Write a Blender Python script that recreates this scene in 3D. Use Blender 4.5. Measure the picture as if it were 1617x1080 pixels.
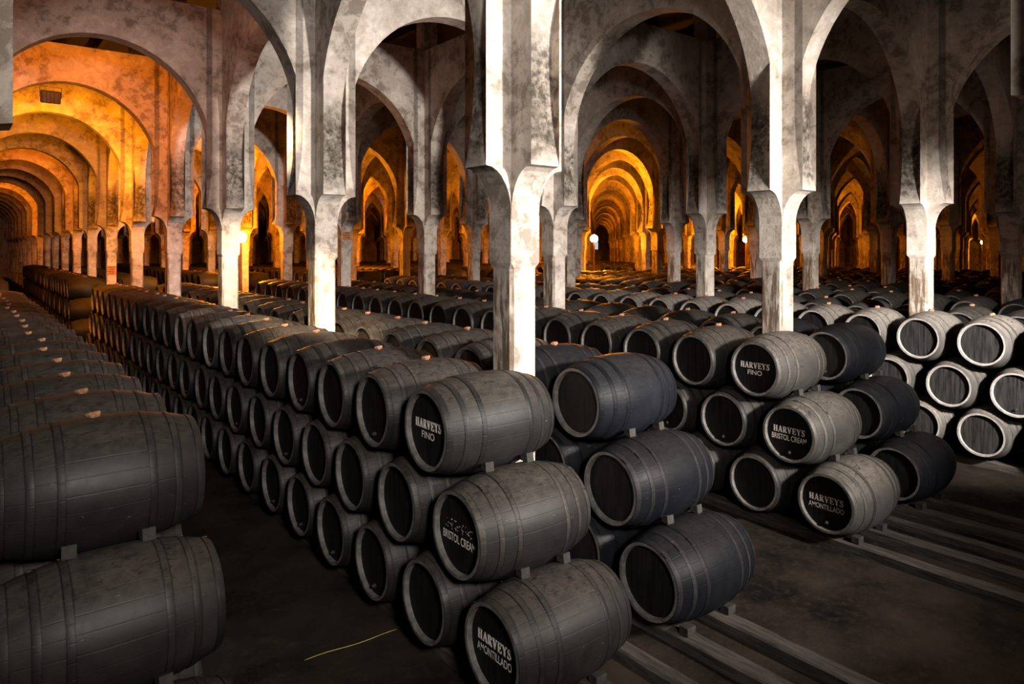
import bpy, bmesh, math, random
from mathutils import Vector, Matrix, noise

# ------------------------------------------------------------------ camera, world, light, exposure
SC = bpy.context.scene
for o in list(bpy.data.objects):
    bpy.data.objects.remove(o)
COL = SC.collection
PI = math.pi
# grid of the hall: x runs along the barrel axes, y along the rows of barrels; camera stands above x=0, y=0
H = 3.67
YAW = math.radians(38.14)
cam_d = bpy.data.cameras.new('camera')
cam = bpy.data.objects.new('camera', cam_d)
COL.objects.link(cam)
cam.location = (0, 0, H)
cam.rotation_euler = (PI / 2, 0, -YAW)
cam_d.sensor_width = 36.0
cam_d.lens = 1112 / 1617 * 36.0
cam_d.shift_y = -(540 - 389) / 1617
cam_d.clip_end = 400
SC.camera = cam
SC.view_settings.view_transform = 'Standard'
SC.view_settings.look = 'None'
SC.view_settings.gamma = 1.0
SC.view_settings.use_curve_mapping = False
SC.view_settings.exposure = 0.0

world = bpy.data.worlds.new('dim hall air')
SC.world = world
world.use_nodes = True
world.node_tree.nodes['Background'].inputs[0].default_value = (0.75, 0.8, 1.0, 1)
world.node_tree.nodes['Background'].inputs[1].default_value = 0.02


def light(name, kind, loc, target, power, color, size=1.0, size_y=None, angle=60, blend=0.6, spread=None):
    d = bpy.data.lights.new(name, kind)
    d.energy = power
    d.color = color
    o = bpy.data.objects.new(name, d)
    COL.objects.link(o)
    o.location = loc
    if target is not None:
        o.rotation_euler = (Vector(target) - Vector(loc)).to_track_quat('-Z', 'Y').to_euler()
    if kind == 'AREA':
        d.shape = 'RECTANGLE'
        d.size = size
        d.size_y = size_y or size
        if spread:
            d.spread = math.radians(spread)
    elif kind == 'SPOT':
        d.spot_size = math.radians(angle)
        d.spot_blend = blend
        d.shadow_soft_size = size
    else:
        d.shadow_soft_size = size
    return o


DAY = (1.0, 0.93, 0.86)
WARM = (1.0, 0.72, 0.45)
SOD = (1.0, 0.22, 0.004)
SODY = (1.0, 0.285, 0.006)
# added spots and a soft panel behind the camera, standing in for daylight
light('added_day_spot', 'SPOT', (7.4, -3.0, 4.9), (6.9, 8.0, 3.2), 11500, DAY, 0.35, angle=72, blend=1.0)
light('added_day_spot', 'SPOT', (9.6, -2.0, 5.0), (14.4, 6.0, 1.9), 15000, DAY, 0.3, angle=46, blend=1.0)
light('added_day_spot', 'SPOT', (0.6, -2.6, 5.4), (4.4, 8.0, 3.1), 3000, DAY, 0.5, angle=74, blend=1.0)
light('added_day_fill', 'AREA', (6.0, -7.0, 6.5), (8.0, 12.0, 4.5), 360, (1.0, 0.80, 0.66), 6.0, 3.0, spread=130)
light('added_warm_fill', 'AREA', (2.0, 11.6, 6.6), (3.6, 15.6, 6.0), 45, (1.0, 0.45, 0.3), 1.2, 0.8, spread=150)  # added pinkish fill for the arch face, no lamp hangs here
# added warm spots, no fixtures, making lit patches on the centre stack and pillars
light('added_warm_spot', 'SPOT', (1.2, 2.0, 7.6), (4.55, 10.7, 2.4), 14000, WARM, 0.06, angle=13, blend=0.7)
light('added_warm_spot', 'SPOT', (3.0, 6.5, 7.4), (4.6, 15.7, 3.2), 9000, WARM, 0.06, angle=13, blend=0.8)

# ------------------------------------------------------------------ helpers
ORD = ('first second third fourth fifth sixth seventh eighth ninth tenth eleventh twelfth thirteenth fourteenth fifteenth '
       'sixteenth seventeenth eighteenth nineteenth twentieth').split()


def nth(k):
    """ordinal word for position k counted from 1"""
    if k <= 20:
        return ORD[k - 1]
    if k < 30:
        return 'twenty-' + ORD[k - 21]
    return 'thirty-' + ORD[k - 31] if k > 30 else 'thirtieth'


def tag(o, label=None, cat=None, group=None, kind=None):
    for key, v in (('label', label), ('category', cat), ('group', group), ('kind', kind)):
        if v:
            o[key] = v
    return o


def obj(name, data, parent=None, loc=(0, 0, 0), rot=(0, 0, 0)):
    o = bpy.data.objects.new(name, data)
    COL.objects.link(o)
    o.parent = parent
    o.location = loc
    o.rotation_euler = rot
    return o


def mesh_from(bm, name, mats, smooth=None):
    me = bpy.data.meshes.new(name)
    bmesh.ops.recalc_face_normals(bm, faces=bm.faces)
    bm.to_mesh(me)
    bm.free()
    for m in mats:
        me.materials.append(m)
    if smooth is not None:
        me.shade_smooth()
        me.set_sharp_from_angle(angle=math.radians(smooth))
    return me


def add_box(bm, c, s, mat=0, rot=None, bevel=0.0):
    r = bmesh.ops.create_cube(bm, size=1.0)
    vs = r['verts']
    M = Matrix.Translation(c) @ (rot.to_4x4() if rot else Matrix.Identity(4)) @ Matrix.Diagonal((s[0], s[1], s[2], 1))
    bmesh.ops.transform(bm, matrix=M, verts=vs)
    fs = set(f for v in vs for f in v.link_faces)
    for f in fs:
        f.material_index = mat
    if bevel:
        es = list(set(e for v in vs for e in v.link_edges))
        bmesh.ops.bevel(bm, geom=es, offset=bevel, segments=2, affect='EDGES', profile=0.6)
    return vs


def lathe_x(bm, prof, n=32, mat=0, close=False):
    """spin a profile of (x, r) around the x axis"""
    rings = []
    for x, r in prof:
        if r <= 1e-6:
            rings.append([bm.verts.new((x, 0, 0))])
        else:
            rings.append([bm.verts.new((x, r * math.cos(2 * PI * k / n), r * math.sin(2 * PI * k / n))) for k in range(n)])
    out = []
    prs = list(zip(rings, rings[1:]))
    if close:
        prs.append((rings[-1], rings[0]))
    for a, b in prs:
        for k in range(n):
            k2 = (k + 1) % n
            if len(a) == 1 and len(b) == 1:
                continue
            if len(a) == 1:
                f = bm.faces.new((a[0], b[k], b[k2]))
            elif len(b) == 1:
                f = bm.faces.new((a[k], a[k2], b[0]))
            else:
                f = bm.faces.new((a[k], a[k2], b[k2], b[k]))
            f.material_index = mat
            out.append(f)
    return out


# ------------------------------------------------------------------ materials
def new_mat(name):
    m = bpy.data.materials.new(name)
    m.use_nodes = True
    nt = m.node_tree
    b = nt.nodes['Principled BSDF']
    return m, nt, b


class NT:
    """small node-graph writer"""

    def __init__(self, nt):
        self.nt = nt

    def n(self, t, ins=None, **props):
        nd = self.nt.nodes.new(t)
        for k, v in props.items():
            setattr(nd, k, v)
        for k, v in (ins or {}).items():
            s = nd.inputs[k]
            if hasattr(v, 'is_linked') or hasattr(v, 'links'):
                self.nt.links.new(v, s)
            else:
                s.default_value = v
        return nd

    def math(self, op, a, b=0.0, clamp=False):
        nd = self.n('ShaderNodeMath', {0: a, 1: b}, operation=op)
        nd.use_clamp = clamp
        return nd.outputs[0]

    def mix(self, f, a, b, mode='MIX'):
        nd = self.nt.nodes.new('ShaderNodeMix')
        nd.data_type = 'RGBA'
        nd.blend_type = mode
        for s, v in ((nd.inputs[0], f), (nd.inputs[6], a), (nd.inputs[7], b)):
            if hasattr(v, 'links'):
                self.nt.links.new(v, s)
            else:
                s.default_value = v if not isinstance(v, tuple) or len(v) == 4 else (*v, 1)
        return nd.outputs[2]

    def noise(self, vec, scale, detail=4, rough=0.6, dist=0.0):
        return self.n('ShaderNodeTexNoise', {'Vector': vec, 'Scale': scale, 'Detail': detail, 'Roughness': rough,
                                             'Distortion': dist}).outputs['Fac']

    def ramp(self, f, pts):
        nd = self.n('ShaderNodeValToRGB', {0: f})
        cr = nd.color_ramp
        while len(cr.elements) < len(pts):
            cr.elements.new(0.5)
        for e, (p, c) in zip(cr.elements, pts):
            e.position = p
            e.color = (c, c, c, 1) if not isinstance(c, tuple) else (*c, 1)
        return nd.outputs[0]

    def smooth(self, v, lo, hi, inv=False):
        nd = self.n('ShaderNodeMapRange', {0: v, 1: lo, 2: hi, 3: 1.0 if inv else 0.0, 4: 0.0 if inv else 1.0},
                    interpolation_type='SMOOTHSTEP')
        return nd.outputs[0]

    def bump(self, h, strength, dist, b):
        nd = self.n('ShaderNodeBump', {'Strength': strength, 'Distance': dist, 'Height': h})
        self.nt.links.new(nd.outputs[0], b.inputs['Normal'])

    def link(self, a, b):
        self.nt.links.new(a, b)


def plaster_mat():
    m, nt, b = new_mat('limewashed plaster')
    g = NT(nt)
    geo = g.n('ShaderNodeNewGeometry')
    P = geo.outputs['Position']
    sep = g.n('ShaderNodeSeparateXYZ', {0: P})
    z = sep.outputs[2]
    nsep = g.n('ShaderNodeSeparateXYZ', {0: geo.outputs['Normal']})
    nz = g.math('ABSOLUTE', nsep.outputs[2])
    n1 = g.noise(P, 0.8, 6, 0.65)
    n2 = g.noise(P, 4.5, 7, 0.7, 0.4)
    n3 = g.noise(P, 19.0, 4, 0.6)
    stretch = g.n('ShaderNodeMapping', {'Vector': P, 'Scale': (9, 9, 1.3)}).outputs[0]
    drip = g.noise(stretch, 1.6, 6, 0.65)
    col = g.mix(g.ramp(n2, [(0.35, 0.0), (0.7, 1.0)]), (0.42, 0.355, 0.30, 1), (0.72, 0.67, 0.61, 1))
    # grey-brown mould in soft clouds
    cloud = g.math('MULTIPLY', g.ramp(n1, [(0.44, 0.0), (0.53, 1.0)]), g.ramp(n2, [(0.41, 0.0), (0.57, 1.0)]))
    col = g.mix(g.math('MULTIPLY', cloud, 0.82), col, (0.15, 0.11, 0.08, 1))
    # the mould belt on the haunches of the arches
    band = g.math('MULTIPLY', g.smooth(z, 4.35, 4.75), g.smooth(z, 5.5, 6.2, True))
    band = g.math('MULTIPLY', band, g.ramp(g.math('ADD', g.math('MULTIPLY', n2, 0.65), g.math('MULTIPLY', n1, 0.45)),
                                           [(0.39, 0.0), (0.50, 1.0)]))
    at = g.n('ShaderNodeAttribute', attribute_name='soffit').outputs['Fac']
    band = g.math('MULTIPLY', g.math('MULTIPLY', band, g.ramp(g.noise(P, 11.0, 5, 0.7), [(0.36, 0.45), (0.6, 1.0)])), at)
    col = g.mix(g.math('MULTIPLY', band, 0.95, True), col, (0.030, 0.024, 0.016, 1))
    # brown rubbed foot of the shafts
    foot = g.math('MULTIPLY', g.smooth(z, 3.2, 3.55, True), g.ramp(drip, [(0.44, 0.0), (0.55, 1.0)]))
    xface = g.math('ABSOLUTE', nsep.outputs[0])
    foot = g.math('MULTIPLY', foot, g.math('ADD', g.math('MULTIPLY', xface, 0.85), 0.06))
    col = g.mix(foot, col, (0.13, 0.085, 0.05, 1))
    # small chips
    col = g.mix(g.ramp(n3, [(0.62, 0.0), (0.70, 0.55)]), col, (0.22, 0.18, 0.14, 1))
    g.link(col, b.inputs['Base Color'])
    b.inputs['Roughness'].default_value = 0.85
    b.inputs['Specular IOR Level'].default_value = 0.25
    hh = g.math('ADD', n2, g.math('MULTIPLY', n3, 0.4))
    g.bump(hh, 0.35, 0.03, b)
    return m


def paint_mat(name, c0, c1, rough=0.5, dust=(0.20, 0.17, 0.145), dustf=0.5, bump=0.25, spec=0.28):
    """matt black barrel paint with dust on top, scuffs and stave seams; object x is the barrel axis"""
    m, nt, b = new_mat(name)
    g = NT(nt)
    tc = g.n('ShaderNodeTexCoord').outputs['Object']
    rnd = g.n('ShaderNodeObjectInfo').outputs['Random']
    off = g.n('ShaderNodeCombineXYZ', {0: g.math('MULTIPLY', rnd, 37.0), 1: g.math('MULTIPLY', rnd, 91.0), 2: rnd}).outputs[0]
    P = g.n('ShaderNodeVectorMath', {0: tc, 1: off}, operation='ADD').outputs[0]
    sep = g.n('ShaderNodeSeparateXYZ', {0: tc})
    n1 = g.noise(P, 3.0, 6, 0.65, 0.3)
    n2 = g.noise(P, 14.0, 6, 0.7)
    st = g.n('ShaderNodeMapping', {'Vector': P, 'Scale': (2.0, 14, 14)}).outputs[0]
    n3 = g.noise(st, 1.6, 5, 0.7)
    col = g.mix(g.ramp(n1, [(0.3, 0.0), (0.7, 1.0)]), (*c0, 1), (*c1, 1))
    top = g.smooth(sep.outputs[2], 0.05, 0.42)
    df = g.math('MULTIPLY', g.math('MULTIPLY', top, g.ramp(n2, [(0.30, 0.25), (0.62, 1.0)])), dustf)
    col = g.mix(df, col, (*dust, 1))
    # dark scrapes along the staves
    col = g.mix(g.ramp(n3, [(0.62, 0.0), (0.68, 0.75)]), col, (0.010, 0.010, 0.011, 1))
    sc = g.noise(g.n('ShaderNodeMapping', {'Vector': P, 'Scale': (5, 30, 30)}).outputs[0], 2.2, 3, 0.6)
    col = g.mix(g.ramp(sc, [(0.71, 0.0), (0.75, 0.5)]), col, (0.22, 0.2, 0.19, 1))
    cr = g.noise(g.n('ShaderNodeMapping', {'Vector': P, 'Scale': (9, 22, 22)}).outputs[0], 1.5, 6, 0.75, 0.8)
    crk = g.math('MULTIPLY', g.ramp(cr, [(0.55, 0.0), (0.60, 0.9)]), g.smooth(sep.outputs[2], 0.12, 0.42))
    col = g.mix(crk, col, (0.012, 0.011, 0.010, 1))
    ax = g.math('ABSOLUTE', sep.outputs[0])
    for e_ in (0.2365, 0.2835, 0.3965, 0.4435, 0.5455):
        ln = g.smooth(g.math('ABSOLUTE', g.math('SUBTRACT', ax, e_)), 0.003, 0.007, True)
        ln = g.math('MULTIPLY', ln, g.ramp(n1, [(0.3, 0.95), (0.75, 0.35)]))
        col = g.mix(ln, col, (0.006, 0.006, 0.006, 1))
    val = g.math('ADD', g.math('MULTIPLY', rnd, 0.5), 0.75)
    col = g.mix(1.0, col, g.n('ShaderNodeCombineColor', {0: val, 1: val, 2: val}).outputs[0], 'MULTIPLY')
    g.link(col, b.inputs['Base Color'])
    g.link(g.math('ADD', g.math('MULTIPLY', n2, 0.3), rough - 0.15), b.inputs['Roughness'])
    b.inputs['Specular IOR Level'].default_value = spec
    # stave seams
    ang = g.math('ARCTAN2', sep.outputs[1], sep.outputs[2])
    fr = g.math('FRACT', g.math('MULTIPLY', g.math('ADD', ang, PI), 26 / (2 * PI)))
    seam = g.math('SUBTRACT', 1.0, g.smooth(g.math('ABSOLUTE', g.math('SUBTRACT', fr, 0.5)), 0.44, 0.5))
    hgt = g.math('ADD', g.math('MULTIPLY', seam, 0.35), g.math('MULTIPLY', n2, 0.5))
    g.bump(hgt, bump, 0.012, b)
    return m


def head_mat(name, c0, c1):
    m, nt, b = new_mat(name)
    g = NT(nt)
    tc = g.n('ShaderNodeTexCoord').outputs['Object']
    rnd = g.n('ShaderNodeObjectInfo').outputs['Random']
    off = g.n('ShaderNodeCombineXYZ', {0: g.math('MULTIPLY', rnd, 11.0), 1: g.math('MULTIPLY', rnd, 53.0), 2: 0.0}).outputs[0]
    P = g.n('ShaderNodeVectorMath', {0: tc, 1: off}, operation='ADD').outputs[0]
    sep = g.n('ShaderNodeSeparateXYZ', {0: tc})
    st = g.n('ShaderNodeMapping', {'Vector': P, 'Scale': (4, 16, 1.5)}).outputs[0]
    n = g.noise(st, 1.8, 5, 0.65)
    col = g.mix(g.ramp(n, [(0.35, 0.0), (0.7, 1.0)]), (*c0, 1), (*c1, 1))
    fr = g.math('FRACT', g.math('MULTIPLY', g.math('ADD', sep.outputs[1], 1.0), 11.0))
    line = g.smooth(g.math('ABSOLUTE', g.math('SUBTRACT', fr, 0.5)), 0.46, 0.5)
    col = g.mix(g.math('MULTIPLY', line, 0.8), col, (0.003, 0.003, 0.003, 1))
    g.link(col, b.inputs['Base Color'])
    b.inputs['Roughness'].default_value = 0.6
    b.inputs['Specular IOR Level'].default_value = 0.2
    g.bump(g.math('SUBTRACT', n, line), 0.3, 0.01, b)
    return m


def simple_mat(name, c0, c1, scale=6.0, rough=0.8, bump=0.3, metal=0.0, stretch=(1, 1, 1), emit=None, dist=0.02, world=False):
    m, nt, b = new_mat(name)
    g = NT(nt)
    tc = g.n('ShaderNodeTexCoord').outputs['Object']
    if world:
        tc = g.n('ShaderNodeNewGeometry').outputs['Position']
    st = g.n('ShaderNodeMapping', {'Vector': tc, 'Scale': stretch}).outputs[0]
    n = g.noise(st, scale, 6, 0.65, 0.2)
    col = g.mix(g.ramp(n, [(0.32, 0.0), (0.68, 1.0)]), (*c0, 1), (*c1, 1))
    g.link(col, b.inputs['Base Color'])
    b.inputs['Roughness'].default_value = rough
    b.inputs['Metallic'].default_value = metal
    if emit:
        b.inputs['Emission Color'].default_value = (*emit[0], 1)
        b.inputs['Emission Strength'].default_value = emit[1]
    if bump:
        g.bump(n, bump, dist, b)
    return m


def floor_mat():
    m, nt, b = new_mat('packed earth floor')
    g = NT(nt)
    P = g.n('ShaderNodeNewGeometry').outputs['Position']
    n1 = g.noise(P, 0.8, 5, 0.6)
    n2 = g.noise(P, 9.0, 7, 0.75)
    n3 = g.noise(P, 60.0, 3, 0.6)
    col = g.mix(g.ramp(n1, [(0.35, 0.0), (0.65, 1.0)]), (0.006, 0.0048, 0.004, 1), (0.038, 0.029, 0.022, 1))
    col = g.mix(g.ramp(n2, [(0.5, 0.0), (0.75, 0.8)]), col, (0.045, 0.034, 0.026, 1))
    col = g.mix(g.ramp(n3, [(0.7, 0.0), (0.78, 0.7)]), col, (0.2, 0.17, 0.13, 1))
    g.link(col, b.inputs['Base Color'])
    b.inputs['Roughness'].default_value = 0.9
    b.inputs['Specular IOR Level'].default_value = 0.08
    g.bump(g.math('ADD', n2, g.math('MULTIPLY', n3, 0.3)), 0.5, 0.03, b)
    return m


M_PLASTER = plaster_mat()
M_PAINT = paint_mat('barrel paint dusty grey', (0.008, 0.008, 0.0083), (0.020, 0.0185, 0.0175), dust=(0.088, 0.074, 0.062), dustf=0.55)
M_PAINT_SHADED = paint_mat('barrel paint shaded blue black', (0.0042, 0.0050, 0.0075), (0.0095, 0.0105, 0.0135), dustf=0.06, rough=0.5, spec=0.10)  # bluish paint darkened: shade on these barrels is put into the colour
M_PAINT_LIT = paint_mat('barrel paint lit pale dusty', (0.045, 0.043, 0.041), (0.085, 0.08, 0.074), dustf=0.7, dust=(0.24, 0.21, 0.18))  # paler copy: strong light on these barrels is put into the paint
M_PAINT_HALF_LIT = paint_mat('barrel paint half lit grey', (0.022, 0.021, 0.020), (0.048, 0.045, 0.042), dustf=0.6, dust=(0.15, 0.13, 0.11))  # half-lit copy: light on the end barrels is put into the paint
M_RIM = simple_mat('light-edged barrel chime', (0.05, 0.047, 0.044), (0.17, 0.16, 0.15), 9, 0.55, 0.3)  # paler than the body: light caught on the rim, put into the colour
M_RIM_LIT = simple_mat('brightly lit barrel chime', (0.20, 0.19, 0.18), (0.42, 0.40, 0.38), 9, 0.55, 0.3)  # palest rim: bright light on the right row, put into the colour
M_HEAD = head_mat('barrel head black', (0.003, 0.003, 0.003), (0.014, 0.013, 0.012))
M_HEAD_GREY = head_mat('barrel head weathered grey', (0.006, 0.006, 0.006), (0.045, 0.042, 0.040))
M_HEAD_BROWN = head_mat('barrel head worn brown', (0.01, 0.007, 0.005), (0.075, 0.045, 0.022))
M_LETTER = simple_mat('white lettering paint', (0.68, 0.62, 0.58), (0.88, 0.84, 0.80), 30, 0.7, 0)
M_LETTER_WORN = simple_mat('worn lettering flakes', (0.25, 0.23, 0.21), (0.5, 0.47, 0.44), 30, 0.7, 0)
M_CORK = simple_mat('cork bung', (0.24, 0.11, 0.055), (0.52, 0.27, 0.15), 25, 0.8, 0.4)
M_WEDGE = simple_mat('old wood wedge', (0.006, 0.0055, 0.005), (0.034, 0.03, 0.027), 12, 0.8, 0.5)
M_RAIL = simple_mat('weathered timber rail', (0.008, 0.007, 0.006), (0.085, 0.07, 0.06), 4, 0.85, 0.5, stretch=(5, 0.6, 5), world=True)
M_FLOOR = floor_mat()
M_ROOF = simple_mat('dark roof boards', (0.012, 0.009, 0.007), (0.035, 0.026, 0.02), 3, 0.85, 0.3, stretch=(1, 6, 1), world=True)
M_BEAM = simple_mat('dark roof timber', (0.02, 0.014, 0.01), (0.05, 0.036, 0.026), 3, 0.8, 0.3, world=True)
M_IRON = simple_mat('black iron', (0.01, 0.01, 0.01), (0.03, 0.03, 0.03), 10, 0.5, 0.1, metal=0.6)
M_GLASS_LAMP = simple_mat('lit sodium globe', (1, 0.7, 0.3), (1, 0.8, 0.4), 1, 0.4, 0, emit=((1.0, 0.55, 0.12), 60))
M_WINDOW = simple_mat('bright daylight pane', (0.8, 0.85, 0.9), (0.9, 0.95, 1), 1, 0.4, 0, emit=((0.75, 0.85, 1.0), 0.8))
M_FIXT_GLASS = simple_mat('floodlight glass', (0.30, 0.34, 0.34), (0.4, 0.44, 0.44), 1, 0.2, 0)
M_SIGN = simple_mat('faded painted notice', (0.30, 0.11, 0.03), (0.45, 0.2, 0.06), 14, 0.7, 0)
M_SIGN_DARK = simple_mat('notice marks', (0.05, 0.02, 0.01), (0.09, 0.04, 0.02), 14, 0.7, 0)
M_STRAW = simple_mat('yellow straw', (0.45, 0.36, 0.08), (0.6, 0.5, 0.15), 14, 0.7, 0)

# ------------------------------------------------------------------ hall structure
SP = 5.0
PW = 0.369
X0, Y0 = 4.592, 5.81
Z_STEP, Z_IMP, Z_KINK, Z_MID, Z_APEX, Z_TOP, Z_ROOF = 3.47, 4.0, 4.475, 5.57, 7.78, 8.70, 10.7


def px(j):
    return X0 + SP * j + (0.185 if j == -1 else 0.0)


def py(i):
    return Y0 + SP * i


def pillar_mesh():
    bm = bmesh.new()

    def loop(z, w, c):
        h = w / 2
        pts = [(h - c, -h), (h, -h + c), (h, h - c), (h - c, h), (-h + c, h), (-h, h - c), (-h, -h + c), (-h + c, -h)]
        return [bm.verts.new((x, y, z)) for x, y in pts]
    zs = [(0, PW * 0.93, 0.035), (Z_STEP - 0.03, PW * 0.93, 0.035), (Z_STEP + 0.03, PW + 0.012, 0.008), (Z_IMP - 0.012, PW + 0.012, 0.008),
          (Z_IMP, PW, 0.004), (Z_TOP, PW, 0.004), (Z_TOP + 0.001, PW * 1.06, 0.004), (Z_ROOF - 0.55, PW * 1.06, 0.004),
          (Z_ROOF, PW * 2.4, 0.01)]
    prev = None
    for z, w, c in zs:
        l = loop(z, w, c)
        if prev:
            for k in range(8):
                bm.faces.new((prev[k], prev[(k + 1) % 8], l[(k + 1) % 8], l[k]))
        else:
            bm.faces.new(l)
        prev = l
    bm.faces.new(prev)
    return mesh_from(bm, 'stone_pillar', [M_PLASTER])


def arch_profile(span):
    """soffit points from left pillar face to right pillar face, (t, z)"""
    f = PW / 2
    left = []
    n = 7
    for k in range(n + 1):                       # quarter-round corbel
        a = PI / 2 * k / n
        left.append((f + (0.5 - f) * (1 - math.cos(a)), Z_IMP + (Z_KINK - Z_IMP) * math.sin(a)))
    for t, z in ((0.455, 4.70), (0.42, 4.95), (0.395, 5.22)):
        left.append((t, z))
    c = span / 2
    A, B = c - 0.38, Z_APEX - Z_MID
    m = 18
    for k in range(0, m + 1):
        a = PI / 2 * k / m
        left.append((c - A * math.cos(a), Z_MID + B * math.sin(a)))
    right = [(span - t, z) for t, z in reversed(left[:-1])]
    return left + right


def arch_mesh(span):
    bm = bmesh.new()
    prof = arch_profile(span)
    h = PW / 2
    e = 0.0005
    lay = bm.verts.layers.float.new('soffit')
    rows = []
    for s in (-1, 1):
        lo = [bm.verts.new((t, s * h, z)) for t, z in prof]
        hi = [bm.verts.new((t, s * h, Z_TOP)) for t, z in prof]
        rows.append((lo, hi))
    for s, (lo, hi) in enumerate(rows):
        for k in range(len(lo) - 1):
            bm.faces.new((lo[k], lo[k + 1], hi[k + 1], hi[k]))
    (l0, h0), (l1, h1) = rows
    # soffit strip keeps vertices of its own so the mould belt stays on it
    s0 = [bm.verts.new(v.co) for v in l0]
    s1 = [bm.verts.new(v.co) for v in l1]
    for v in s0 + s1:
        v[lay] = 1.0
    for k in range(len(l0) - 1):
        bm.faces.new((s0[k], s0[k + 1], s1[k + 1], s1[k]))
        bm.faces.new((h0[k], h0[k + 1], h1[k + 1], h1[k]))
    bm.faces.new((l0[0], h0[0], h1[0], l1[0]))
    bm.faces.new((l0[-1], h0[-1], h1[-1], l1[-1]))
    for f in list(bm.faces):
        pass
    me = mesh_from(bm, 'arch_wall', [M_PLASTER])
    return me


ME_PILLAR = pillar_mesh()
ME_ARCH = arch_mesh(SP)
ME_ARCH_SHORT = arch_mesh(SP - 0.185)

IMAX, JMAX = 19, 20


def in_view(x, y, m=1.0):
    X = -math.sin(YAW) * y + math.cos(YAW) * x
    Z = math.cos(YAW) * y + math.sin(YAW) * x
    if math.hypot(x, y) < 14:
        return True
    return Z > 0.5 and abs(X) / Z < 0.727 + 3.0 * m / Z + 0.02


# (i, j) grid cells far off that the photo shows something of
SEEN = set()
for _i, _js in ((-1, (0, 1, 2, 3)),
               (0, (-1, 0, 1, 2, 3, 4, 5)),
               (1, (-1, 0, 1, 2, 3, 4, 5, 6, 8)),
               (2, (-1, 0, 1, 2, 3, 4, 5, 6, 7, 8, 9, 10, 11)),
               (3, (-1, 0, 1, 2, 3, 4, 5, 6, 7, 8, 9, 10, 11, 12, 14)),
               (4, (-1, 0, 1, 2, 3, 4, 5, 6, 7, 8, 9, 10, 11, 12, 13, 14, 15, 17)),
               (5, (-1, 0, 1, 2, 3, 5, 6, 7, 8, 9, 10, 11, 12, 13, 17, 18, 20)),
               (6, (-1, 0, 1, 2, 3, 4, 5, 6, 7, 8, 9, 10, 11, 13, 14, 15, 16, 18, 20)),
               (7, (-1, 0, 1, 2, 3, 4, 5, 6, 7, 8, 9, 10, 11, 15, 16, 17)),
               (8, (-1, 0, 1, 2, 3, 4, 5, 7, 8, 9, 11, 12, 13, 14, 15, 17, 18, 19)),
               (9, (-1, 0, 1, 2, 3, 4, 5, 6, 9, 10, 11, 12, 14, 19, 20)),
               (10, (-1, 0, 1, 2, 3, 4, 5, 7, 10, 11, 12, 16, 17)),
               (11, (-1, 0, 1, 2, 3, 5, 6, 7, 8, 11, 12, 15, 16, 17)),
               (12, (-1, 0, 1, 5, 6, 7, 8, 12, 13, 15, 20)),
               (13, (-1, 0, 1, 2, 3, 4, 5, 6, 8, 9, 13, 14, 17, 20)),
               (14, (-1, 0, 1, 2, 3, 4, 5, 6, 7, 8, 9, 10, 12, 14, 15)),
               (15, (-1, 0, 1, 3, 7, 9, 10, 15, 16)),
               (16, (-1, 0, 1, 2, 4, 5, 7, 8, 9, 11, 16, 17)),
               (17, (-1, 0, 1, 2, 5, 8, 11, 17, 18)),
               (18, (-1, 0, 1, 2, 3, 4, 7, 8, 9, 11, 18, 19)),
               (19, (-1, 0, 1, 3, 4, 5, 6, 7, 9, 19))):
    SEEN.update((_i, _j) for _j in _js)


def keep(i, j):
    if not in_view(px(j), py(i), 2.2):
        return False
    if SEEN is None or math.hypot(px(j), py(i)) < 34:
        return True
    return (i, j) in SEEN


def row_words(i, j):
    return nth(i + 1) + ' back', nth(j + 1)


def arch_label(i, j, way):
    a = 'crossing the view' if way == 'x' else 'running into depth'
    return 'limewashed horseshoe arch %s at pillar %s in depth, %s across' % (a, nth(i + 3), nth(j + 3))


PL_WORDS = {
    (0, 0): 'tall bright white pillar behind the front lettered barrels',
    (1, 0): 'white pillar with warm light on its foot, left of the tallest pillar',
    (0, 1): 'bright white pillar behind the lettered barrels on the right',
    (2, 0): 'pillar left of centre with the orange lamp just right of it',
    (0, 2): 'white pillar rising behind the pale barrels at right',
    (1, 1): 'white pillar just right of and behind the tallest pillar',
}
for i in range(-2, IMAX + 1):
    for j in range(-1, JMAX + 1):
        if not keep(i, j):
            continue
        o = obj('stone_pillar', ME_PILLAR, loc=(px(j), py(i), 0))
        tag(o, PL_WORDS.get((i, j), 'limewashed square pillar, %s in depth from the front, %s across from the left' % (nth(i + 3), nth(j + 2))),
            'pillar', 'limewashed pillars of the hall', 'structure')
        # arch towards +x
        if j < JMAX:
            a = obj('arch_wall', ME_ARCH_SHORT if j == -1 else ME_ARCH, loc=(px(j), py(i), 0))
            tag(a, arch_label(i, j, 'x'), 'arch', 'arches across the view', 'structure')
        if i < IMAX:
            a = obj('arch_wall', ME_ARCH, loc=(px(j), py(i), 0), rot=(0, 0, PI / 2))
            tag(a, arch_label(i, j, 'y'), 'arch', 'arches running into depth', 'structure')

XL, XR, YB, YF = -9.0, px(JMAX) + 1.5, -9.0, py(IMAX) + 1.5


def slab(name, x0, x1, y0, y1, z0, z1, mat):
    bm = bmesh.new()
    add_box(bm, ((x0 + x1) / 2, (y0 + y1) / 2, (z0 + z1) / 2), (x1 - x0, y1 - y0, z1 - z0))
    o = obj(name, mesh_from(bm, name, [mat]))
    return tag(o, kind='structure')


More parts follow.
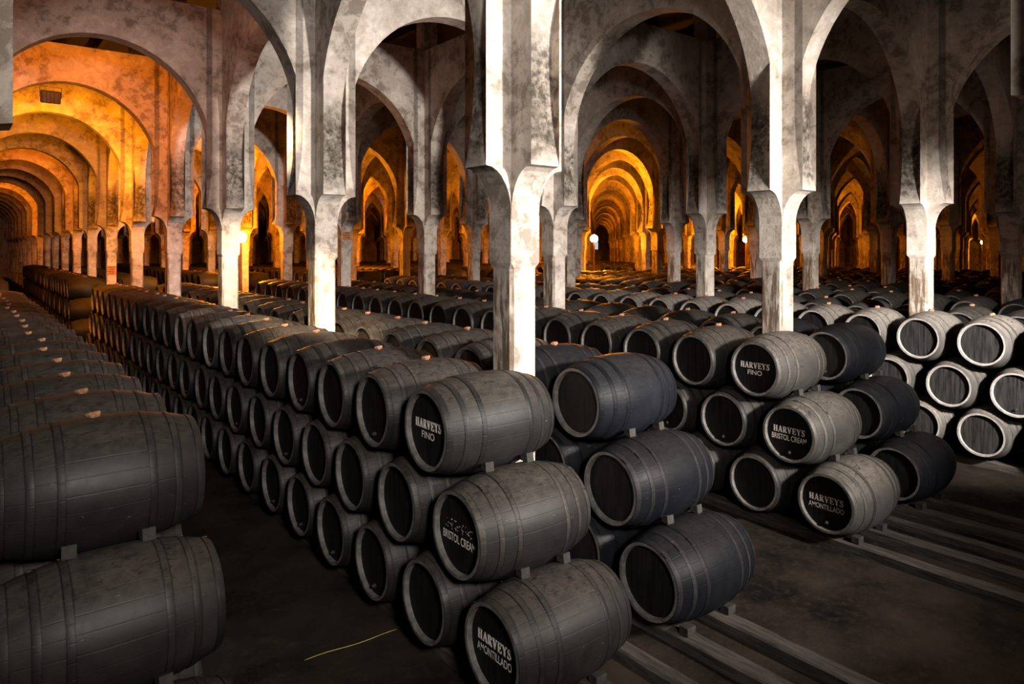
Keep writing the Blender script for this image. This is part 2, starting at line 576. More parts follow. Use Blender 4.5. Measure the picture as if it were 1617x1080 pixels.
slab('floor', XL, XR, YB, YF, -0.3, 0.0, M_FLOOR)
slab('ceiling', XL, XR, YB, YF, Z_ROOF + 0.05, Z_ROOF + 0.25, M_ROOF)
slab('wall_left', XL - 0.3, XL, YB, YF, 0, Z_ROOF, M_PLASTER)
slab('wall_right', XR, XR + 0.3, YB, YF, 0, Z_ROOF, M_PLASTER)
slab('wall_far', XL, XR, YF, YF + 0.3, 0, Z_ROOF, M_PLASTER)
slab('wall_back', XL, XR, YB - 0.3, YB, 0, Z_ROOF, M_PLASTER)
# roof timbers over each bay, lying across the wall tops
bmb = bmesh.new()
add_box(bmb, (0, 0, 0), (0.16, 60, 0.24), bevel=0.01)
ME_RB = mesh_from(bmb, 'roof_beam', [M_BEAM])
for k in range(12):
    o = obj('roof_beam', ME_RB, loc=(-1.2 + 2.5 * k, 21.0, Z_ROOF - 0.12))
    tag(o, 'dark roof timber, %s from the left' % nth(k + 1), 'beam', 'roof timbers', 'structure')
# far windows that end the long vistas
for n_, (wx, wy, wz, ww, wh) in enumerate([(102.0, YF - 0.04, 4.2, 1.3, 2.4), (2.0, YF - 0.04, 4.0, 2.2, 4.0)]):
    bm = bmesh.new()
    add_box(bm, (0, 0, 0), (ww, 0.03, wh), 0)
    add_box(bm, (0, -0.03, 0), (0.08, 0.05, wh), 1)
    add_box(bm, (0, -0.03, wh * 0.2), (ww, 0.05, 0.08), 1)
    for s in (-1, 1):
        add_box(bm, (s * ww / 2, -0.02, 0), (0.1, 0.08, wh + 0.1), 1)
        add_box(bm, (0, -0.02, s * wh / 2), (ww + 0.1, 0.08, 0.1), 1)
    o = obj('window_%d' % (n_ + 1), mesh_from(bm, 'window', [M_WINDOW, M_IRON]), loc=(wx, wy, wz))
    tag(o, kind='structure')

# ------------------------------------------------------------------ barrels
BL, RB, RH = 1.20, 0.446, 0.351
STEP = 0.968
ZT = (0.573, 1.306, 2.062)        # axis heights of bottom, middle and top tier
LEVEL_WORD = ('bottom', 'middle', 'top')


def rad(x):
    u = 2 * x / BL
    return RB - (RB - RH) * abs(u) ** 2.3


def body_mesh(seg, fine, mat, hoops_in):
    bm = bmesh.new()
    n = 22 if fine else 8
    h = BL / 2
    prof = [(-h + 0.055, RH - 0.036), (-h + 0.012, RH - 0.030), (-h, RH - 0.030), (-h, RH - 0.002)]
    xs = [-h + 0.006 + (BL - 0.012) * k / n for k in range(n + 1)]
    prof += [(x, rad(x)) for x in xs]
    prof += [(h, RH - 0.004), (h, RH - 0.024), (h - 0.055, RH - 0.034), (h - 0.055, 0)]
    lathe_x(bm, prof[3:], seg, 0)
    lathe_x(bm, prof[:4] + [(-h + 0.007, RH - 0.001)], seg, 2)
    if not fine:
        lathe_x(bm, [(-h + 0.045, RH - 0.034), (-h + 0.045, 0)], seg, 1)
    if hoops_in:
        for hx, hw in HOOPS:
            lathe_x(bm, [(hx - hw / 2, rad(hx - hw / 2)), (hx - hw / 2, rad(hx - hw / 2) + 0.006), (hx + hw / 2, rad(hx + hw / 2) + 0.006),
                         (hx + hw / 2, rad(hx + hw / 2))], seg, 0)
    if fine:
        rr = random.Random(5)
        for v in bm.verts:
            r = math.hypot(v.co.y, v.co.z)
            if r > RH - 0.01:
                d = 0.0035 * noise.noise(v.co * 4.0)
                v.co.y *= 1 + d / r
                v.co.z *= 1 + d / r
    return mesh_from(bm, 'sherry_barrel', [mat, M_HEAD, M_RIM_LIT if mat == M_PAINT_LIT else M_RIM], 35)


HOOPS = [(-0.572, 0.05), (-0.42, 0.045), (-0.26, 0.045), (0.26, 0.045), (0.42, 0.045), (0.572, 0.05)]


def hoop_mesh(hx, hw, mat):
    bm = bmesh.new()
    a, b = hx - hw / 2, hx + hw / 2
    t = 0.0022
    lathe_x(bm, [(a, rad(a) - 0.008), (a, rad(a) + t), (a + 0.003, rad(a + 0.003) + t + 0.001), (b - 0.003, rad(b - 0.003) + t + 0.001), (b, rad(b) + t), (b, rad(b) - 0.008)],
            56, 0, close=True)
    # riveted overlap
    R = Matrix.Rotation(1.2, 3, 'X')
    add_box(bm, R @ Vector((hx, rad(hx) + t, 0)), (hw * 0.9, 0.004, 0.07), 0, R)
    return mesh_from(bm, 'hoop', [mat], 30)


def head_mesh(mat):
    bm = bmesh.new()
    h = BL / 2
    lathe_x(bm, [(-h + 0.05, RH - 0.034), (-h + 0.046, 0.2), (-h + 0.046, 0)], 48, 0)
    lathe_x(bm, [(-h + 0.056, RH - 0.034), (-h + 0.07, RH - 0.036), (-h + 0.07, 0)], 48, 0)
    return mesh_from(bm, 'barrel_head', [mat], 40)


def bung_mesh():
    bm = bmesh.new()
    lathe_x(bm, [(-0.02, 0), (-0.02, 0.030), (0.008, 0.042), (0.020, 0.046), (0.030, 0.034), (0.033, 0)], 16, 0)
    me_rot = Matrix.Rotation(-PI / 2, 4, 'Y')
    bmesh.ops.transform(bm, matrix=Matrix.Translation((0.0, 0, RB)) @ me_rot, verts=bm.verts)
    for v in bm.verts:
        v.co.x += 0.016 * noise.noise(v.co * 30)
        v.co.y += 0.016 * noise.noise(v.co * 30 + Vector((3, 1, 2)))
        v.co.z += 0.012 * noise.noise(v.co * 34 + Vector((1, 5, 2)))
    return mesh_from(bm, 'bung', [M_CORK], 40)


def plug_mesh():
    bm = bmesh.new()
    lathe_x(bm, [(-0.030, 0), (-0.030, 0.014), (0.0, 0.022), (0.01, 0.022)], 12, 0)
    bmesh.ops.transform(bm, matrix=Matrix.Translation((-BL / 2 + 0.04, 0.0, -0.235)), verts=bm.verts)
    return mesh_from(bm, 'tap_plug', [M_WEDGE], 40)


KINDS = {'grey': M_PAINT, 'blue': M_PAINT_SHADED, 'pale': M_PAINT_LIT, 'mid': M_PAINT_HALF_LIT}
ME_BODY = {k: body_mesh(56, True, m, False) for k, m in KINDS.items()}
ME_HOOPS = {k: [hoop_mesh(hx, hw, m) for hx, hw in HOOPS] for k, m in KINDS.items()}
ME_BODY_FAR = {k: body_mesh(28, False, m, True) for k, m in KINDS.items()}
ME_HEAD = {'black': head_mesh(M_HEAD), 'brown': head_mesh(M_HEAD_BROWN), 'grey': head_mesh(M_HEAD_GREY)}
ME_BUNG = bung_mesh()
ME_PLUG = plug_mesh()

# rows: name -> head x, y of first top barrel, first k, last k, block
ROWS = {}
ROWS['L'] = (0.157, 5.55, 0, 18)
ROWS['A'] = (3.195, 5.305, 0, 20)
ROWS['B'] = (4.99, 5.305, 0, 20)
for n_, nm in enumerate('CDEFGHIJKLMNOPQR'[:14]):
    pair, second = divmod(n_, 2)
    key = {'L': 'LL'}.get(nm, nm)
    ROWS[key] = ((8.195, 9.99)[second] + 5 * pair, 5.305, 0 if pair == 0 else -5, 20)
BLOCK2 = {}
for nm, (hx, y0, k0, k1) in ROWS.items():
    BLOCK2[nm + '2'] = (hx, {'A': 31.0, 'B': 31.0, 'L': 30.4, 'C': 32.6, 'D': 32.6}.get(nm, 31.2), 0, 24)
ROWS.update(BLOCK2)
WORDS = {
    'L': 'left foreground row', 'A': 'centre lettered row', 'B': 'row behind centre lettered row',
    'C': 'right lettered row', 'D': 'row behind right lettered row', 'E': 'pale right row',
    'F': 'row behind pale right row',
}
for n_, nm in enumerate(['G', 'H', 'I', 'J', 'K', 'LL', 'M', 'N', 'O', 'P']):
    WORDS[nm] = nth(n_ + 2) + ' row beyond pale right row'
ROWSETN = ROWS


def barrel_spots():
    """every barrel of the hall as (row, tier, k, x_mid, y, z)"""
    for nm, (hx, y0, k0, k1) in ROWS.items():
        if nm[-1] == '2':
            rg = [(0, k0, k1), (1, k0, k1), (2, k0, k1)]
        else:
            rg = [(2, k0, k1), (1, k0, k1 + 1), (0, k0, k1 + 2)]
        for lv, a, b in rg:
            for k in range(a, b + 1):
                y = y0 + STEP * k - (2 - lv) * STEP / 2
                if y < -8.3:
                    continue
                x = hx + BL / 2
                if not in_view(x, y, 0.6):
                    continue
                yield nm, lv, k, x, y, ZT[lv]


def jitter(nm, lv, k):
    r = random.Random('%s-%d-%d' % (nm, lv, k))
    return r


# the barrels that show largest in the photo
PICK = set()
for _r, _l, _ks in (('A', 0, (0, 1, 2, 3, 4, 5, 6, 7, 8, 9, 10, 11, 12, 13, 14, 15, 16, 17, 18, 19, 20, 22)),
                    ('A', 1, (0, 1, 2, 3, 4, 5, 6, 7, 8, 9, 10, 11, 12, 13, 14, 15, 16, 17, 18, 19, 20, 21)),
                    ('A', 2, (0, 1, 2, 3, 4, 5, 6, 7, 8, 9, 10, 11, 12, 13, 14, 15, 16, 17, 18, 19, 20)),
                    ('A2', 0, (0,)),
                    ('A2', 1, (0, 1, 3, 5, 7, 10)),
                    ('A2', 2, (0, 1, 2, 3, 4, 5, 6, 8, 9, 11, 14)),
                    ('B', 0, (0, 1)),
                    ('B', 1, (0, 1)),
                    ('B', 2, (0, 1, 2, 3, 4, 5, 6, 7, 8, 9, 10, 11, 12, 13, 14, 15, 16, 17, 18, 20)),
                    ('B2', 2, (0,)),
                    ('C', 0, (0, 1, 2)),
                    ('C', 1, (0, 1, 2)),
                    ('C', 2, (0, 1, 2, 3, 4, 5, 6, 7, 8, 9, 10, 11, 12, 13, 14, 16, 17, 18, 19, 20)),
                    ('C2', 2, (0, 1, 2, 3, 8, 10)),
                    ('D', 0, (0, 1)),
                    ('D', 1, (0, 1)),
                    ('D', 2, (0, 1, 2, 3, 4, 5, 6, 7, 9, 10, 11, 12, 13, 14, 15, 16, 17)),
                    ('D2', 2, (0,)),
                    ('E', 0, (0, 1)),
                    ('E', 1, (-1, 0, 1)),
                    ('E', 2, (-1, 0, 1, 2, 3, 4, 5, 6, 7, 8, 9, 10, 11, 13, 14, 15, 16, 17, 18, 19, 20)),
                    ('E2', 2, (2, 3, 6, 7)),
                    ('F', 2, (-1, 0, 1, 2, 3, 4, 5, 6, 7, 8, 9, 10, 11, 19)),
                    ('F2', 2, (0,)),
                    ('G', 2, (0, 1, 2, 3, 4, 5, 6, 7, 8, 10, 11, 12, 13, 14, 15, 17)),
                    ('G2', 2, (3, 4)),
                    ('H', 2, (1, 2, 4, 5, 6, 9, 11, 13, 14, 15)),
                    ('H2', 2, (0,)),
                    ('I', 2, (2, 3, 4, 5, 6, 7, 8, 10, 11, 12, 15, 16, 17, 18, 19)),
                    ('I2', 2, (1,)),
                    ('J', 2, (3, 4, 7, 8, 13)),
                    ('K', 2, (4, 5, 6, 7, 8, 9, 10, 15)),
                    ('L', 0, (0, 1)),
                    ('L', 1, (0, 1)),
                    ('L', 2, (0, 1, 2, 3, 4, 5, 6, 7, 8, 9, 10, 11, 12, 13, 14, 15, 16, 17, 18)),
                    ('L2', 2, (0,)),
                    ('LL', 2, (5,)),
                    ('LL2', 2, (0,)),
                    ('M', 2, (6, 11, 12)),
                    ('M2', 2, (0, 1, 2)),
                    ('N', 2, (7,))):
    PICK.update((_r, _l, _k) for _k in _ks)


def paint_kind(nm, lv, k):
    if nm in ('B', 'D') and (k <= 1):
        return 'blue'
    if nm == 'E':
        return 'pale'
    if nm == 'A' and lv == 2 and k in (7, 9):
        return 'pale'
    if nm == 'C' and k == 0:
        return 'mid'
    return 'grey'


def make_barrel(nm, lv, k, x, y, z, near):
    r = jitter(nm, lv, k)
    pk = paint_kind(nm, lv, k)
    first = k == ROWSETN[nm][2]
    dx = 0.0 if first else r.uniform(-0.03, 0.004)
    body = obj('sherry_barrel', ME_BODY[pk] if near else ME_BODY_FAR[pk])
    body.location = (x + dx, y, z)
    body.rotation_euler = (0 if near else 0, 0, 0 if first else r.uniform(-0.012, 0.012))
    spin = r.uniform(-0.12, 0.12)
    if near:
        brown = (nm == 'B' and lv == 2 and 2 <= k <= 7)
        grey_head = nm == 'E'
        obj('barrel_head', ME_HEAD['brown' if brown else 'grey' if grey_head else 'black'], body)
        for me in ME_HOOPS[pk]:
            h = obj('hoop', me, body)
            h.rotation_euler = (spin * 8, 0, 0)
        if r.random() < 0.45 and (nm, lv, k) not in (('A', 2, 0), ('A', 1, 0), ('A', 0, 0)):
            obj('tap_plug', ME_PLUG, body)
    if lv == 2 and not (k == 0 and nm in 'ABCD'):
        b = obj('bung', ME_BUNG, body)
        b.rotation_euler = (spin * 0.6, 0, 0)
        b.location = (r.uniform(-0.04, 0.04), 0, 0)
        b['label'] = 'tan cork bung'
    return body


def barrel_label(nm, lv, k):
    base = nm[:-1] if nm[-1] == '2' else nm
    where = WORDS[base]
    col = {'blue': 'shaded blue-black', 'pale': 'lit pale grey', 'grey': 'grey', 'mid': 'half-lit grey'}[paint_kind(nm, lv, k)]
    if nm in ('L', 'A', 'B', 'C', 'D'):
        return '%s barrel, %s from the near end, %s tier, %s' % (col, nth(k + 1), LEVEL_WORD[lv], where)
    pos = sorted(q for r_, l_, q in PICK if r_ == nm and l_ == lv).index(k) + 1
    if nm[-1] == '2':
        return '%s barrel past cross aisle, %s from right, %s tier, %s' % (col, nth(pos), LEVEL_WORD[lv], where)
    return '%s barrel, %s seen from right, %s tier, %s' % (col, nth(pos), LEVEL_WORD[lv], where)


# ---- lettering, drawn with strokes (line one) and the built-in face (line two)
def stroke(bm, a, b, w, z=0.0):
    a, b = Vector(a), Vector(b)
    d = (b - a).normalized()
    n = Vector((-d.y, d.x)) * w / 2
    ps = [a - n, b - n, b + n, a + n]
    vs = [bm.verts.new((p.x, p.y, z)) for p in ps]
    vt = [bm.verts.new((p.x, p.y, z + 0.002)) for p in ps]
    bm.faces.new(vs[::-1])
    bm.faces.new(vt)
    for k in range(4):
        bm.faces.new((vs[k], vs[(k + 1) % 4], vt[(k + 1) % 4], vt[k]))


def serif_word(bm, word, width, height, yb):
    T, t = 0.24, 0.10           # thick and thin stroke, in letter heights
    glyph = {
        'H': (0.86, [((.2, 0), (.2, 1), T), ((.66, 0), (.66, 1), T), ((.2, .5), (.66, .5), t), ((.03, .04), (.37, .04), t), ((.49, .04), (.83, .04), t),
                     ((.03, .96), (.37, .96), t), ((.49, .96), (.83, .96), t)]),
        'A': (0.86, [((.14, .02), (.42, 1), t), ((.42, 1), (.70, .02), T), ((.24, .32), (.60, .32), t), ((.0, .04), (.28, .04), t), ((.54, .04), (.86, .04), t)]),
        'R': (0.86, [((.2, 0), (.2, 1), T), ((.2, .95), (.5, .95), t), ((.5, .95), (.64, .84), t), ((.62, .86), (.62, .64), T), ((.62, .64), (.5, .52), t), ((.2, .52), (.5, .52), t),
                     ((.4, .52), (.68, .03), T), ((.03, .04), (.37, .04), t), ((.03, .96), (.3, .96), t), ((.62, .04), (.84, .04), t)]),
        'V': (0.84, [((.14, .98), (.42, .0), T), ((.42, 0), (.68, .98), t), ((.0, .96), (.30, .96), t), ((.54, .96), (.84, .96), t)]),
        'E': (0.76, [((.2, 0), (.2, 1), T), ((.05, .95), (.66, .95), t), ((.05, .05), (.68, .05), t), ((.2, .5), (.52, .5), t), ((.66, .74), (.66, 1), t), ((.68, 0), (.68, .28), t), ((.52, .38), (.52, .62), t)]),
        'Y': (0.84, [((.14, .98), (.42, .45), T), ((.42, .45), (.70, .98), t), ((.42, .48), (.42, 0), T), ((.0, .96), (.28, .96), t), ((.56, .96), (.84, .96), t), ((.26, .04), (.58, .04), t)]),
        'S': (0.70, [((.62, .72), (.62, .97), t), ((.60, .84), (.46, .95), t), ((.46, .95), (.26, .95), t), ((.26, .95), (.14, .80), T * .7), ((.14, .80), (.22, .60), T * .8),
                     ((.2, .62), (.52, .42), T), ((.52, .42), (.58, .22), T * .8), ((.58, .22), (.44, .05), T * .7), ((.44, .05), (.24, .05), t), ((.24, .05), (.10, .18), t), ((.09, .03), (.09, .3), t)]),
        ' ': (0.4, []),
    }
    tot = sum(glyph[c][0] + 0.06 for c in word) - 0.06
    sx = width / tot
    x = -width / 2
    for c in word:
        w, st = glyph[c]
        for a, b, tk in st:
            stroke(bm, (x + a[0] * sx, yb + a[1] * height), (x + b[0] * sx, yb + b[1] * height), tk * min(sx, height))
        x += (w + 0.06) * sx


def plain_word(bm, word, width, height, yb):
    cu = bpy.data.curves.new('t', 'FONT')
    cu.body = word
    cu.size = 1.0
    cu.offset = 0.008
    ob = bpy.data.objects.new('t', cu)
    COL.objects.link(ob)
    dg = bpy.context.evaluated_depsgraph_get()
    me = bpy.data.meshes.new_from_object(ob.evaluated_get(dg))
    xs = [v.co.x for v in me.vertices]
    ys = [v.co.y for v in me.vertices]
    x0, x1, y0, y1 = min(xs), max(xs), min(ys), max(ys)
    b2 = bmesh.new()
    b2.from_mesh(me)
    for v in b2.verts:
        v.co.x = (v.co.x - x0) / (x1 - x0) * width - width / 2
        v.co.y = (v.co.y - y0) / (y1 - y0) * height + yb
        v.co.z = 0.0015
    me2 = bpy.data.meshes.new('t2')
    b2.to_mesh(me2)
    b2.free()
    bm.from_mesh(me2)
    bpy.data.objects.remove(ob)
    bpy.data.curves.remove(cu)
    bpy.data.meshes.remove(me)
    bpy.data.meshes.remove(me2)


def lettering(body, top, second, tilt=0.0, worn_top=False):
    # text plane: local x -> barrel -y, local y -> barrel z, facing -x
    M = Matrix(((0, 0, -1, -BL / 2 + 0.0445), (-1, 0, 0, 0), (0, 1, 0, 0), (0, 0, 0, 1)))
    M = M @ Matrix.Translation((-0.012, 0, 0))
    if not worn_top:
        bm = bmesh.new()
        serif_word(bm, top, 0.43, 0.078, 0.0)
        o = obj('lettering', mesh_from(bm, 'lettering', [M_LETTER]), body)
        o.matrix_local = M
        o['label'] = 'white serif word %s' % top
    else:
        bm = bmesh.new()
        r = random.Random(8)
        for _ in range(46):
            a = (r.uniform(-.2, .22), r.uniform(0.0, 0.08))
            stroke(bm, a, (a[0] + r.uniform(-.014, .014), a[1] + r.uniform(.003, .014)), r.uniform(.003, .006))
        o = obj('lettering', mesh_from(bm, 'lettering', [M_LETTER_WORN]), body)
        o.matrix_local = M
        o['label'] = 'flaked remains of a white word'
    bm = bmesh.new()
    if second == 'FINO':
        plain_word(bm, second, 0.21, 0.062, -0.085)
    elif second == 'BRISTOL CREAM':
        plain_word(bm, second, 0.47, 0.070, -0.092)
    else:
        plain_word(bm, second, 0.44, 0.064, -0.088)
    o = obj('lettering', mesh_from(bm, 'lettering', [M_LETTER]), body)
    o.matrix_local = M
    o['label'] = 'white plain words %s' % second


LETTERED = {('A', 2, 0): ('FINO', 'centre', False), ('A', 1, 0): ('BRISTOL CREAM', 'centre', True), ('A', 0, 0): ('AMONTILLADO', 'centre', False),
            ('C', 2, 0): ('FINO', 'right', False), ('C', 1, 0): ('BRISTOL CREAM', 'right', False), ('C', 0, 0): ('AMONTILLADO', 'right', False)}

mass = []
INDIVIDUAL = []
for nm, lv, k, x, y, z in barrel_spots():
    far = math.hypot(x, y) > 15
    if PICK is not None and (nm, lv, k) not in PICK:
        mass.append((x, y, z, lv))
        continue
    b = make_barrel(nm, lv, k, x, y, z, not far)
    INDIVIDUAL.append((nm, lv, k, b))
    tag(b, barrel_label(nm, lv, k), 'barrel', 'sherry barrels stacked in three tiers')
    if (nm, lv, k) in LETTERED:
        word, side, worn = LETTERED[(nm, lv, k)]
        lettering(b, 'HARVEYS', word, 0.0, worn)
        if worn:
            lab = 'barrel lettered BRISTOL CREAM under flaked letters, middle of the centre stack end'
        else:
            lab = 'barrel lettered HARVEYS %s at the near end of the %s stack' % (word, side)
        b['label'] = lab

if mass:
    bm = bmesh.new()
    proto = bmesh.new()
    h = BL / 2
    seg = 14
    lathe_x(proto, [(-h, RH), (-h * .6, rad(h * .6)), (0, RB), (h * .6, rad(h * .6)), (h, RH), (h, 0)], seg, 0)
    lathe_x(proto, [(-h + 0.04, RH - 0.03), (-h + 0.04, 0)], seg, 1)
    lathe_x(proto, [(-h, RH), (-h + 0.04, RH - 0.03)], seg, 0)
    bmesh.ops.recalc_face_normals(proto, faces=proto.faces)
    pm = bpy.data.meshes.new('p')
    proto.to_mesh(pm)
    proto.free()
    co = [v.co.copy() for v in pm.vertices]
    fa = [(tuple(p.vertices), p.material_index) for p in pm.polygons]
    V, F, MI = [], [], []
    for x, y, z, lv in mass:
        b0 = len(V)
        V += [(c.x + x, c.y + y, c.z + z) for c in co]
        for f, mi in fa:
            F.append(tuple(b0 + q for q in f))
            MI.append(mi)
    me = bpy.data.meshes.new('barrel_mass')
    me.from_pydata(V, [], F)
    me.materials.append(M_PAINT)
    me.materials.append(M_HEAD)
    me.polygons.foreach_set('material_index', MI)
    me.shade_smooth()
    me.set_sharp_from_angle(angle=math.radians(40))
    o = obj('sherry_barrel_stacks', me)
    tag(o, 'dark mass of smaller far and hidden sherry barrels filling the hall', 'barrels', 'sherry barrels stacked in three tiers', 'stuff')
    bm.free()

# ------------------------------------------------------------------ wedges under the end barrels
bm = bmesh.new()
add_box(bm, (0, 0, 0), (0.085, 0.09, 0.085), bevel=0.008)
for v in bm.verts:
    if v.co.y > 0:
        v.co.z *= 0.55
ME_WEDGE = mesh_from(bm, 'wedge', [M_WEDGE])
ROWNAME = {'L': 'left foreground stack', 'A': 'centre lettered stack', 'B': 'shaded blue-black stack', 'C': 'right lettered stack', 'D': 'stack behind right lettered one', 'E': 'pale right stack'}
for nm in 'LABCD':
    hx, y0, k0, k1 = ROWS[nm]
    for lv in (1, 0):
        ylow = y0 + STEP * k0 - (2 - lv) * STEP / 2
        for s, sw in ((-1, 'head'), (1, 'far')):
            x = hx + BL / 2 + s * 0.22
            rr = rad(0.22)
            w = obj('wooden_wedge', ME_WEDGE, loc=(x, ylow + 0.075, ZT[lv] + rr + 0.034), rot=(-0.15, 0, 0.1 * s))
            tag(w, 'wood wedge on %s tier end barrel, %s side, %s' % (LEVEL_WORD[lv], sw, ROWNAME[nm]), 'wedge', 'wedges chocking the end barrels')

# ------------------------------------------------------------------ rails on the floor
rr = random.Random(4)


def rail_mesh(x, w, h, y0, y1):
    bm = bmesh.new()
    n = int((y1 - y0) / 0.35)
    prev = None
    for k in range(n + 1):
        y = y0 + (y1 - y0) * k / n
        a = rr.uniform(-.008, .008)
        b = rr.uniform(-.008, .004)
        pts = [(-w / 2 + a, 0), (-w / 2 + a, h * .86 + b), (-w / 2 + .02 + a, h + b), (w / 2 - .02, h + b), (w / 2, h * .86), (w / 2, 0)]
        l = [bm.verts.new((p[0], y, p[1])) for p in pts]
        if prev:
            for q in range(6):
                bm.faces.new((prev[q], prev[(q + 1) % 6], l[(q + 1) % 6], l[q]))
        else:
            bm.faces.new(l)
        prev = l
    bm.faces.new(prev)
    return mesh_from(bm, 'timber_rail', [M_RAIL])


for nm, base, side in (('left foreground', 3.195 - 3.04 - 0.0, 'L'), ('centre', 3.195, 'A'), ('right', 8.195, 'C'), ('pale far right', 13.195, 'E')):
    offs = [0.28, 0.92] if side == 'L' else [0.28, 0.90, 1.50, 2.06, 2.62]
    for q, of in enumerate(offs):
        w, hgt = (0.20, 0.12) if q != 2 else (0.17, 0.09)
        me = rail_mesh(0, w, hgt, -3.0, 25.4)
        o = obj('timber_rail', me, loc=(base + of, 0, 0))
        tag(o, 'worn timber floor rail, %s from the left under the %s barrels' % (nth(q + 1), nm), 'rail', 'timber rails under the barrel stacks')
# blocks between the bottom end barrels and rails
bm = bmesh.new()
add_box(bm, (0, 0, 0), (0.12, 0.10, 0.075), bevel=0.008)
ME_CH = mesh_from(bm, 'chock', [M_WEDGE])
for nm in 'ABCDL':
    hx, y0, k0, k1 = ROWS[nm]
    yb = y0 - STEP
    for of, sw in ((0.28, 'near'), (0.90, 'far')):
        if nm in 'BD':
            of = of - 0.015
        zz = 0.12 + 0.0375
        dy = 0.25
        o = obj('wooden_chock', ME_CH, loc=(hx + of, yb - dy, zz))
        tag(o, 'square wood chock on the %s rail before the %s' % (sw, ROWNAME[nm]), 'chock', 'chocks on the rails')

# ------------------------------------------------------------------ lamps in the cross aisle
def globe_lamp(x, y, z, label):
    root = obj('lamp_post', None, loc=(x, y, 0))
    tag(root, label, 'lamp', 'orange lamps of the cross aisle')
    bm = bmesh.new()
    lathe_x(bm, [(0, 0), (0, 0.16), (0.06, 0.16), (0.10, 0.07), (z - 0.22, 0.05), (z - 0.20, 0.09), (z - 0.17, 0.09), (z - 0.17, 0)], 14, 0)
    bmesh.ops.transform(bm, matrix=Matrix.Rotation(-PI / 2, 4, 'Y'), verts=bm.verts)
    obj('pole', mesh_from(bm, 'pole', [M_SIGN], 40), root)
    bm = bmesh.new()
    bmesh.ops.create_uvsphere(bm, u_segments=20, v_segments=12, radius=0.22)
    g = obj('globe', mesh_from(bm, 'globe', [M_GLASS_LAMP], 60), root, loc=(0, 0, z))
    g.visible_shadow = True
    g['label'] = 'glowing orange glass globe'
    bm = bmesh.new()
    lathe_x(bm, [(z + 0.18, 0), (z + 0.18, 0.08), (z + 0.22, 0.03), (z + 0.25, 0)], 12, 0)
    bmesh.ops.transform(bm, matrix=Matrix.Rotation(-PI / 2, 4, 'Y'), verts=bm.verts)
    obj('cap', mesh_from(bm, 'cap', [M_IRON], 40), root)
    for dx, dy in ((0.0, -0.35), (0.0, 0.35)):
        pass
    return root


def cell(pxx, yy):
    """point of the cross aisle (y = yy) that lies under image column pxx"""
    r = (pxx - 808.5) / 1112
    Z = yy / (math.cos(YAW) - math.sin(YAW) * r)
    X = r * Z
    return X * math.cos(YAW) + Z * math.sin(YAW)


LAMPS = [(380, 28.2, 4.02, 'orange globe lamp on a post right of the second-left pillar'),
         (938, 28.2, 4.10, 'orange globe lamp at the mouth of the central vista'),
         (1178, 28.2, 4.14, 'orange globe lamp left of the right bright pillar'),
         (1552, 28.2, 4.10, 'orange globe lamp near the right edge of the hall')]
for lx, ly, lz, lab in LAMPS:
    X = cell(lx, ly)
    globe_lamp(X, ly, lz, lab)
    light('sodium_lamp', 'POINT', (X, ly, lz + 0.45), None, 2000, SODY, 0.15)

# sodium floodlights deep in the vistas
def flood(x, y, z, tx, ty, tz, power, angle=120, size=0.3, col=SOD):
    light('sodium_floodlight', 'SPOT', (x, y, z), (tx, ty, tz), power, col, size, angle=angle, blend=0.7)


flood(2.1, 16.6, 7.0, 2.4, 21.0, 5.6, 1200)
flood(2.1, 21.6, 7.0, 2.4, 26.0, 4.6, 3000, col=SODY)
flood(2.1, 36.5, 7.0, 2.4, 46.0, 3.0, 900)
flood(2.1, 56.5, 7.0, 2.4, 70.0, 3.0, 1400)
for k in range(7):
    light('sodium_lamp', 'POINT', (27.0 + 10 * k + 2.0, 28.3 + 10 * k + 4.0, 5.5), None, 1100, SOD, 0.3)
light('sodium_lamp', 'POINT', (22.6, 21.8, 5.6), None, 900, SODY, 0.2)
for x, y in ((17, 38), (9, 38), (38, 28), (52, 36), (60, 28)):
    light('sodium_lamp', 'POINT', (x + 2.1, y + .3, 5.5), None, 900, SOD, 0.3)

# ------------------------------------------------------------------ fixtures and small things
def floodlight_fixture(loc, rotz, tilt, label, glass=True):
    root = obj('floodlight', None, loc=loc, rot=(tilt, 0, rotz))
    tag(root, label, 'floodlight')
    bm = bmesh.new()
    add_box(bm, (0, 0, 0), (0.42, 0.16, 0.30), bevel=0.02)
    for k in range(5):
        add_box(bm, (-0.16 + 0.08 * k, -0.10, 0), (0.012, 0.05, 0.24))
    obj('housing', mesh_from(bm, 'housing', [M_IRON]), root)
    bm = bmesh.new()
    add_box(bm, (0, 0.083, 0), (0.34, 0.012, 0.22))
    p = obj('glass_pane', mesh_from(bm, 'glass_pane', [M_FIXT_GLASS]), root)
    bm = bmesh.new()
    for s in (-1, 1):
        add_box(bm, (s * 0.225, 0, 0.12), (0.012, 0.04, 0.26))
    add_box(bm, (0, 0, 0.245), (0.462, 0.04, 0.012))
    obj('bracket', mesh_from(bm, 'bracket', [M_IRON]), root)
    return root


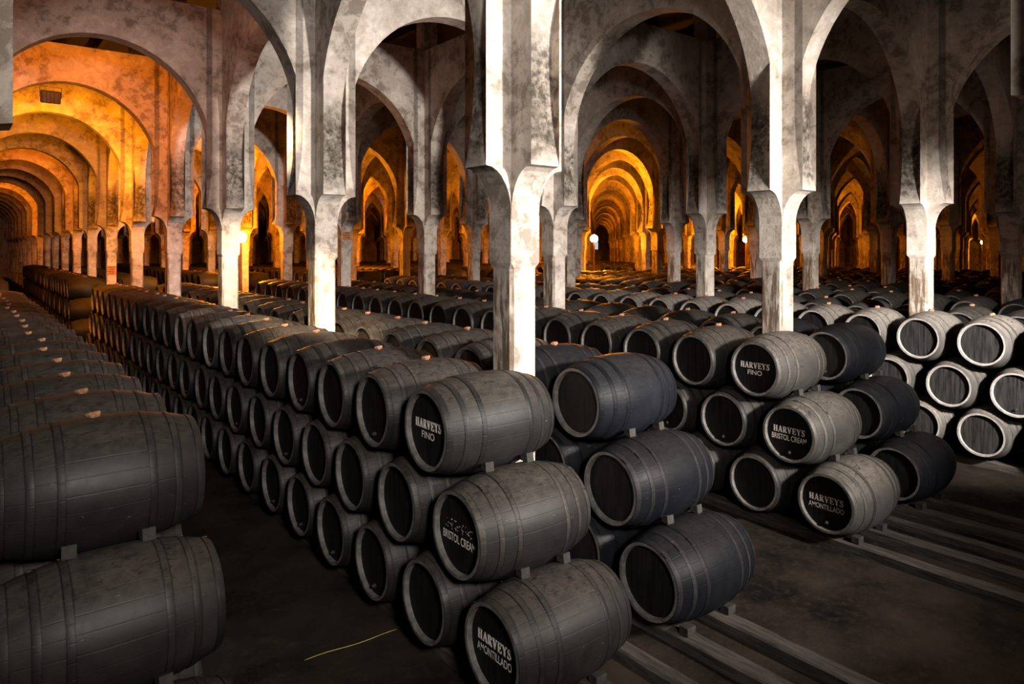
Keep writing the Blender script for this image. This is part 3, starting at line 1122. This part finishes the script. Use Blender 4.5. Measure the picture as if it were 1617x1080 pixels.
def ray(pxx, pyy, Zs):
    """world point on the sight line of image point at depth Zs metres"""
    X = (pxx - 808.5) / 1112 * Zs
    return (X * math.cos(YAW) + Zs * math.sin(YAW), -X * math.sin(YAW) + Zs * math.cos(YAW), H + (389 - pyy) / 1112 * Zs)


floodlight_fixture((1.78, 20.74, 7.36), 0.0, 0.25, 'dark box floodlight hanging under the crown of the orange arch at left')
fx = floodlight_fixture((12.25, 10.76, Z_TOP + 0.225), -0.5, 0.0, 'grey floodlight standing on the wall top above the central vista')
fx.scale = (1.5, 1.5, 1.5)

# faded notices painted on pillars
for (i, j, z, lab) in ((5, 0, 2.75, 'faded brown notice on the yellow-lit pillar at far left'), (3, 1, 4.05, 'small red notice on an orange-lit pillar left of centre')):
    bm = bmesh.new()
    add_box(bm, (0, 0, 0), (0.30, 0.012, 0.36), 0)
    for q in range(4):
        add_box(bm, (-0.02 + 0.03 * (q % 2), -0.008, 0.11 - 0.07 * q), (0.2 - 0.05 * (q % 2), 0.004, 0.022), 1)
    o = obj('notice', mesh_from(bm, 'notice', [M_SIGN, M_SIGN_DARK]), loc=(px(j), py(i) - PW / 2 - 0.008, z))
    tag(o, lab, 'notice')

# straw on the floor of the aisle
a = ray(481, 1041, 3.65 / (1041 - 389) * 1112)
b_ = ray(627, 993, 3.65 / (993 - 389) * 1112)
bm = bmesh.new()
A_, B_ = Vector((a[0], a[1], 0.012)), Vector((b_[0], b_[1], 0.012))
L_ = (B_ - A_).length
n = 14
prev = None
for k in range(n + 1):
    r_ = 0.003 if 0 < k < n else 0.0015
    ring = [bm.verts.new((L_ * k / n, 0.012 * math.sin(k * 0.6) + r_ * math.cos(q * PI / 3), r_ * math.sin(q * PI / 3))) for q in range(6)]
    if prev:
        for q in range(6):
            bm.faces.new((prev[q], prev[(q + 1) % 6], ring[(q + 1) % 6], ring[q]))
    else:
        bm.faces.new(ring)
    prev = ring
bm.faces.new(prev)
d = (B_ - A_)
o = obj('straw', mesh_from(bm, 'straw', [M_STRAW], 60), loc=A_, rot=(0, 0, math.atan2(d.y, d.x)))
tag(o, 'long yellow straw lying on the dark aisle floor', 'straw')
